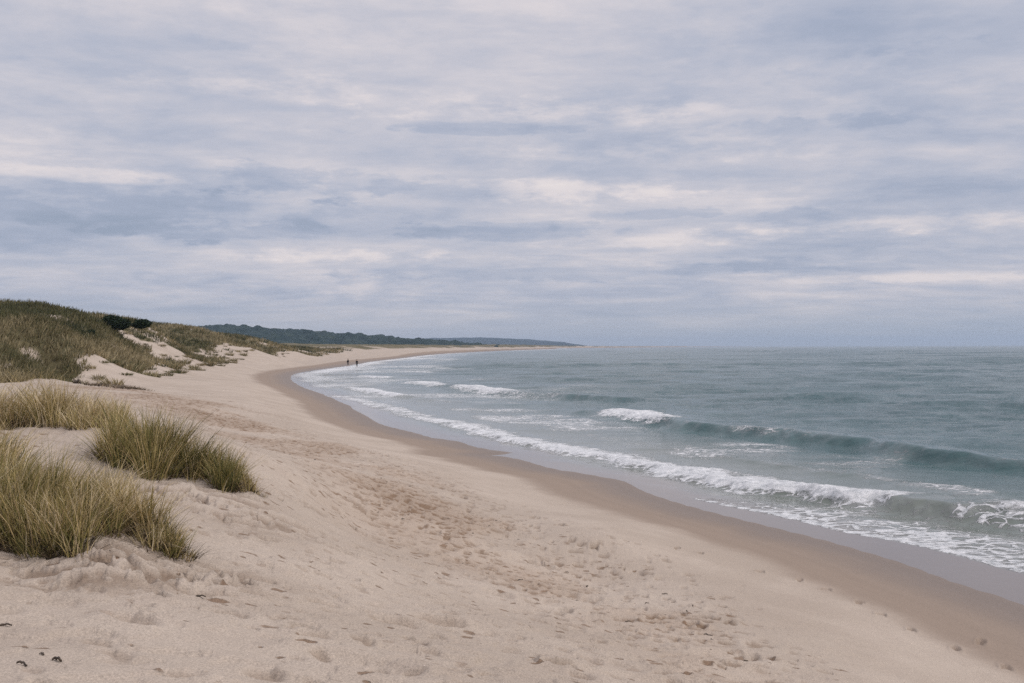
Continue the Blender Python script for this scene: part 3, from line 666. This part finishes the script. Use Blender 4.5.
# ------------------------------------------------------------------ two people wading at the edge of the water
def cloth(name, c, r=.85):
    m, N = material(name); N.bsdf(Base_Color=N.mix(N.noise(N.pos(), 14, 3), tuple(.8*k for k in c), c), Roughness=r, Specular_IOR_Level=.2); return m
skin_m = cloth('skin', (.45,.28,.20), .6); coat_m = cloth('dark_coat', (.018,.016,.022)); plum_m = cloth('plum_coat', (.016,.013,.017)); trou_m = cloth('dark_trousers', (.022,.022,.028)); pale_m = cloth('grey_trousers', (.06,.058,.062)); hair_m = cloth('hair', (.03,.02,.015)); bag_m = cloth('black_bag', (.01,.01,.01))
def skinned(name, V, E, Rd, mat, parent, root=0, sub=2):
    me = bpy.data.meshes.new(name); me.from_pydata(V, E, []); o = bpy.data.objects.new(name, me); col.objects.link(o)
    sk = o.modifiers.new('s', 'SKIN'); sk.use_smooth_shade = True
    for i, r_ in enumerate(Rd):
        d = me.skin_vertices[0].data[i]; d.radius = r_ if hasattr(r_, '__len__') else (r_, r_); d.use_root = (i == root)
    sb = o.modifiers.new('b', 'SUBSURF'); sb.levels = sub; sb.render_levels = sub
    bpy.context.view_layer.update()
    ev = o.evaluated_get(bpy.context.evaluated_depsgraph_get()); m2 = bpy.data.meshes.new_from_object(ev)
    o.modifiers.clear(); o.data = m2; bpy.data.meshes.remove(me); m2.materials.clear(); m2.materials.append(mat); o.parent = parent; return o
def person(loc, rz, H, step, armL, armR, coat, trousers, label, bag=False):
    root = empty('person', loc, rz); tag(root, label, 'person', 'people walking at the edge of the water'); k = H/1.75
    def v(x, y, z): return (x*k, y*k, z*k)
    # 0 pelvis 1 waist 2 chest 3 neck base 4 neck 5 head 6 crown, legs, arms; faces +Y
    V = [v(0,0,.92), v(0,.01,1.08), v(0,.02,1.30), v(0,.02,1.45), v(0,.03,1.52), v(0,.05,1.62), v(0,.04,1.71)]
    E = [(0,1),(1,2),(2,3),(3,4),(4,5),(5,6)]; Rr_ = [(.15,.10),(.13,.095),(.165,.11),(.09,.08),(.055,.055),(.085,.10),(.07,.08)]
    legs = []; arms = []
    for s in (-1, 1):
        st = step*s; b = len(V)
        V += [v(.09*s, 0, .87), v(.10*s, .10*st+.04, .50), v(.10*s, .30*st, .09), v(.10*s, .30*st+.02, .035), v(.11*s, .30*st+.17, .03)]
        Rr_ += [.085, .055, .042, .045, .035]; E += [(0,b),(b,b+1),(b+1,b+2),(b+2,b+3),(b+3,b+4)]; legs.append(b)
        sw = armL if s < 0 else armR; b = len(V)
        el = (.235*s, .02-.20*sw*.3, 1.14); wr_ = (.25*s+.0, .05+.30*sw, .92+.12*abs(sw)); hd = (wr_[0], wr_[1]+.05*sw+.01, wr_[2]-.09)
        V += [v(.18*s, .02, 1.41), v(*el), v(*wr_), v(*hd)]; Rr_ += [.062, .045, .032, .035]; E += [(3,b),(b,b+1),(b+1,b+2),(b+2,b+3)]; arms.append(b)
        for f_ in range(5):   # fingers, slightly curled, the thumb leaving the side of the palm
            c_ = len(V); oy = (f_-1.5)*.02 if f_ < 4 else .045
            V += [v(hd[0], hd[1]+oy, hd[2]-(.045 if f_ < 4 else .0)), v(hd[0]-.012*s, hd[1]+oy*1.15, hd[2]-((.085, .095, .09, .075)[f_] if f_ < 4 else .04))]
            Rr_ += [.010, .008]; E += [(b+3, c_), (c_, c_+1)]
    skinned('body', V, E, Rr_, skin_m, root, 0, 1)
    cV = V[:4]; cV = [v(0,0,.80), V[0], V[1], V[2], V[3]]; cE = [(0,1),(1,2),(2,3),(3,4)]; cR = [(.175,.135),(.175,.13),(.16,.125),(.19,.135),(.10,.09)]
    for b in arms:
        c_ = len(cV); cV += [V[b], V[b+1], V[b+2]]; cR += [.082, .065, .052]; cE += [(4,c_),(c_,c_+1),(c_+1,c_+2)]
    skinned('coat', cV, cE, cR, coat, root, 1)
    tV = [v(0,0,.93)]; tE = []; tR = [(.165,.115)]
    for b in legs:
        c_ = len(tV); m_ = tuple(V[b+1][j]*.25+V[b+2][j]*.75 for j in range(3)); tV += [V[b], V[b+1], m_]; tR += [.10, .075, .065]; tE += [(0,c_),(c_,c_+1),(c_+1,c_+2)]
    skinned('trousers', tV, tE, tR, trousers, root, 0)
    skinned('hair', [v(0,-.01,1.60), v(0,.0,1.69), v(0,.05,1.745)], [(0,1),(1,2)], [(.085,.08),(.098,.10),(.06,.05)], hair_m, root, 1)
    # face: nose, eyes
    skinned('nose', [v(0,.135,1.64), v(0,.16,1.61)], [(0,1)], [.012,.016], skin_m, root, 0, 1)
    if bag: 
        skinned('handbag', [v(.27,.02,.88), v(.30,.03,1.0), v(.25,.02,1.18)], [(0,1),(1,2)], [(.13,.08),(.14,.07),(.03,.03)], bag_m, root, 0)
    return root
for (px, py, rz, H, st, aL, aR, c1, c2, lab, bag) in [
    (348, 366.0, R(160), 1.85, .8, .6, -.5, coat_m, pale_m, 'left walker of the two at the water, dark coat and paler trousers', True),
    (356.8, 366.8, R(-170), 1.93, .5, -.4, .5, plum_m, trou_m, 'right walker of the two at the water, dark from head to foot', False)]:
    X_, Y_, _ = atz(px, py); zz_ = gz(X_, Y_)
    person((X_, Y_, zz_), rz, H, st, aL, aR, c1, c2, lab, bag)

# ------------------------------------------------------------------ haze: air between here and the far headland
if True:
    hz, N = material('haze_air')
    N.n.clear(); v = N.new('ShaderNodeVolumePrincipled'); v.inputs['Color'].default_value = (.64,.79,1.0,1); v.inputs['Density'].default_value = 8.5e-5; v.inputs['Anisotropy'].default_value = .2
    o_ = N.new('ShaderNodeOutputMaterial'); N.t.links.new(v.outputs[0], o_.inputs['Volume'])
    x0, x1, y0, y1, z0, z1 = -12000, 12000, -120, 12000, -12, 100
    V = np.array([(a, b, c_) for c_ in (z0, z1) for b in (y0, y1) for a in (x0, x1)], float)
    haze = raw_mesh('haze', V, np.array([(0,2,3,1),(4,5,7,6),(0,1,5,4),(2,6,7,3),(0,4,6,2),(1,3,7,5)]), hz)
    tag(haze, 'thin bluish sea haze softening the far headland', 'haze', kind='stuff')

# ------------------------------------------------------------------ sky
world = bpy.data.worlds.new('World'); scene.world = world; world.use_nodes = True
N = NT(world.node_tree)
SUN_EL, SUN_AZ = 36, 98      # azimuth clockwise from +Y (towards +X)
sky = N.new('ShaderNodeTexSky', sky_type='NISHITA', sun_disc=False); sky.sun_elevation = R(SUN_EL); sky.sun_rotation = R(SUN_AZ); sky.air_density = 1.2; sky.dust_density = 2
tcn = N.new('ShaderNodeTexCoord').outputs['Generated']
sx = N.new('ShaderNodeSeparateXYZ'); N.set(sx.inputs[0], tcn); dx, dy_, dz = sx.outputs
el = N.math('MULTIPLY', N.math('ARCSINE', dz), 57.2958); az = N.math('MULTIPLY', N.math('ARCTAN2', dx, dy_), 57.2958)
den = N.math('ADD', N.math('MAXIMUM', dz, 0), .085)
cx = N.math('DIVIDE', dx, den); cy = N.math('DIVIDE', dy_, den)
cb = N.new('ShaderNodeCombineXYZ'); N.set(cb.inputs[0], N.math('MULTIPLY', cx, .85)); N.set(cb.inputs[1], cy); N.set(cb.inputs[2], 3.7)
uvw = cb.outputs[0]
a1 = N.noise(uvw, 1.5, 9, .58, .5)
a2 = N.noise(N.vmath('ADD', uvw, (7.3, 2.1, 1.0)), .55, 5, .5, .3)
cb2 = N.new('ShaderNodeCombineXYZ'); N.set(cb2.inputs[0], N.math('MULTIPLY', cx, .55)); N.set(cb2.inputs[1], N.math('MULTIPLY', cy, 1.3)); N.set(cb2.inputs[2], 9.1)
a3 = N.noise(cb2.outputs[0], 3.4, 8, .62, .8)
e1 = N.noise(N.vmath('MULTIPLY', tcn, (4.2, 4.2, 17)), 1.0, 9, .60)             # cloud sides: not flattened by perspective
e2 = N.noise(N.vmath('MULTIPLY', N.vmath('ADD', tcn, (3, 1, 2)), (7, 7, 26)), 1.0, 9, .66)
e3 = N.noise(N.vmath('MULTIPLY', tcn, (19, 19, 62)), 1.0, 8, .62)
L = N.math('ADD', N.math('MULTIPLY', a1, .55), N.math('ADD', N.math('MULTIPLY', a2, .45), N.math('MULTIPLY', a3, .20)))
L = N.math('ADD', L, N.math('ADD', N.math('MULTIPLY', e1, .35), N.math('MULTIPLY', e2, .32)))
L = N.math('ADD', N.math('MULTIPLY_ADD', N.math('SUBTRACT', L, .935), 1.0, .535), N.math('MULTIPLY', N.math('SUBTRACT', e3, .5), .14))
rag = N.math('ADD', N.math('MULTIPLY', N.math('SUBTRACT', e2, .5), 3.6), N.math('ADD', N.math('MULTIPLY', N.math('SUBTRACT', e3, .5), 7.0), N.math('MULTIPLY', N.math('SUBTRACT', e1, .5), 2.6)))
def mass(px, py, wx, wy, amp, soft=.9, flat=1.5):
    """one cloud shelf (amp < 0) or bright gap of the real sky at its azimuth and elevation: ragged top, flatter base"""
    global L
    a0 = math.degrees(math.atan((px-512)/F)); e0 = math.degrees(math.atan(-dyp(px, py)/F*math.cos(math.radians(a0)))); sa = wx/F*57.3; se = wy/F*57.3
    u = N.math('POWER', N.math('MULTIPLY', N.math('SUBTRACT', az, a0), 1/sa), 2.0); v = N.math('MULTIPLY', N.math('SUBTRACT', el, e0), 1/se)
    v = N.math('MAXIMUM', v, N.math('MULTIPLY', v, -flat)); v = N.math('MULTIPLY', v, v)
    f_ = N.math('ADD', N.math('SUBTRACT', 1.0, N.math('ADD', u, v)), rag)
    L = N.math('ADD', L, N.ss(f_, -.3 if amp < 0 else -.6, soft*(1.1 if amp < 0 else 1.5), 0, amp*(1.5 if amp < 0 and wx > 100 else 1.1 if amp < 0 else 1.35)))
for b_ in [(700,45,380,36,-.055,1.6),(930,105,170,46,-.07,1.5),(90,40,150,24,-.04,1.5),(340,118,180,18,-.035,1.2),(180,140,170,20,-.05,1.3),
           (110,212,290,36,-.10,1.2),(230,235,200,16,-.05,1.0),(40,248,160,16,-.07,1.0),(310,188,120,20,-.09,.8),(430,194,80,11,-.06,.7),(490,131,95,9,-.10,.6,2.2),(490,235,135,12,-.09,.8,2),
           (655,215,62,8,-.09,.6,2),(798,222,42,11,-.085,.5,2),(815,127,85,12,-.06,.8,2),(600,272,230,13,-.06,1.0),(470,294,300,16,-.05,1.2),(900,264,190,14,-.06,1.0),(150,300,300,24,-.06,1.4),(950,190,150,16,-.05,1.0),
           (90,176,120,8,.15,1.0),(560,114,180,15,.10,1.3),(550,194,140,14,.14,1.2),(325,257,130,9,.12,1.1),(250,88,120,17,.07,1.3),(900,226,180,9,.09,1.0),(660,152,190,18,.07,1.4),(900,279,110,5,.10,.9),(720,240,150,8,.07,1.0),(640,300,200,6,.05,1.2),(230,232,60,6,.06,1.0)]: mass(*b_)
cloud = N.ramp(L, [(.20,(.320,.375,.490)),(.36,(.395,.440,.560)),(.48,(.490,.515,.615)),(.58,(.590,.585,.655)),(.72,(.760,.705,.725)),(.93,(.90,.82,.79))])
hzc = N.mix(N.ss(az, -25, 28), N.mix(N.ss(az, -25, 0), (.41,.455,.535), (.53,.54,.60)), (.40,.455,.55))
cloud = N.mix(N.ss(el, .0, 3.6, .92, .0), cloud, hzc)
cloud = N.mix(N.ss(el, 17, 60), cloud, N.mix(1, cloud, (2.05,1.98,1.88), 'MULTIPLY'))
cloud = N.mix(N.ss(dz, 0, -.05), cloud, (.25,.26,.28))
bg1 = N.new('ShaderNodeBackground'); N.set(bg1.inputs[0], sky.outputs[0]); bg1.inputs[1].default_value = .08
bg2 = N.new('ShaderNodeBackground'); N.set(bg2.inputs[0], cloud); bg2.inputs[1].default_value = 1.0
mx = N.new('ShaderNodeMixShader'); mx.inputs[0].default_value = .94; N.t.links.new(bg1.outputs[0], mx.inputs[1]); N.t.links.new(bg2.outputs[0], mx.inputs[2])
wo = N.new('ShaderNodeOutputWorld'); N.t.links.new(mx.outputs[0], wo.inputs[0])
world.cycles.sampling_method = 'AUTOMATIC'

sun = bpy.data.lights.new('sun', 'SUN'); sun.energy = 1.5; sun.angle = R(11); sun.color = (1, .93, .86)
so = bpy.data.objects.new('sun', sun); col.objects.link(so); so.rotation_euler = (R(90-SUN_EL), 0, R(180-SUN_AZ))
d_ = (math.sin(R(SUN_AZ))*math.cos(R(SUN_EL)), math.cos(R(SUN_AZ))*math.cos(R(SUN_EL)), math.sin(R(SUN_EL)))
import mathutils
so.rotation_euler = mathutils.Vector(d_).to_track_quat('Z', 'Y').to_euler()

# ------------------------------------------------------------------ camera
cam = bpy.data.cameras.new('camera'); cam.sensor_width = 36; cam.lens = F*36/1024; cam.clip_start = .1; cam.clip_end = 60000
co_ = bpy.data.objects.new('camera', cam); col.objects.link(co_)
pit = math.atan((HOR-341.5)/F)
m = mathutils.Matrix.Rotation(R(90)+pit, 4, 'X') @ mathutils.Matrix.Rotation(-ROLL, 4, 'Z')
co_.matrix_world = mathutils.Matrix.Translation((0, 0, CAMZ)) @ m
scene.camera = co_
scene.view_settings.view_transform = 'Standard'; scene.view_settings.look = 'None'; scene.view_settings.exposure = 0; scene.view_settings.gamma = 1
scene.cycles.use_denoising = False; scene.cycles.max_bounces = 6; scene.cycles.volume_bounces = 0; scene.cycles.diffuse_bounces = 3
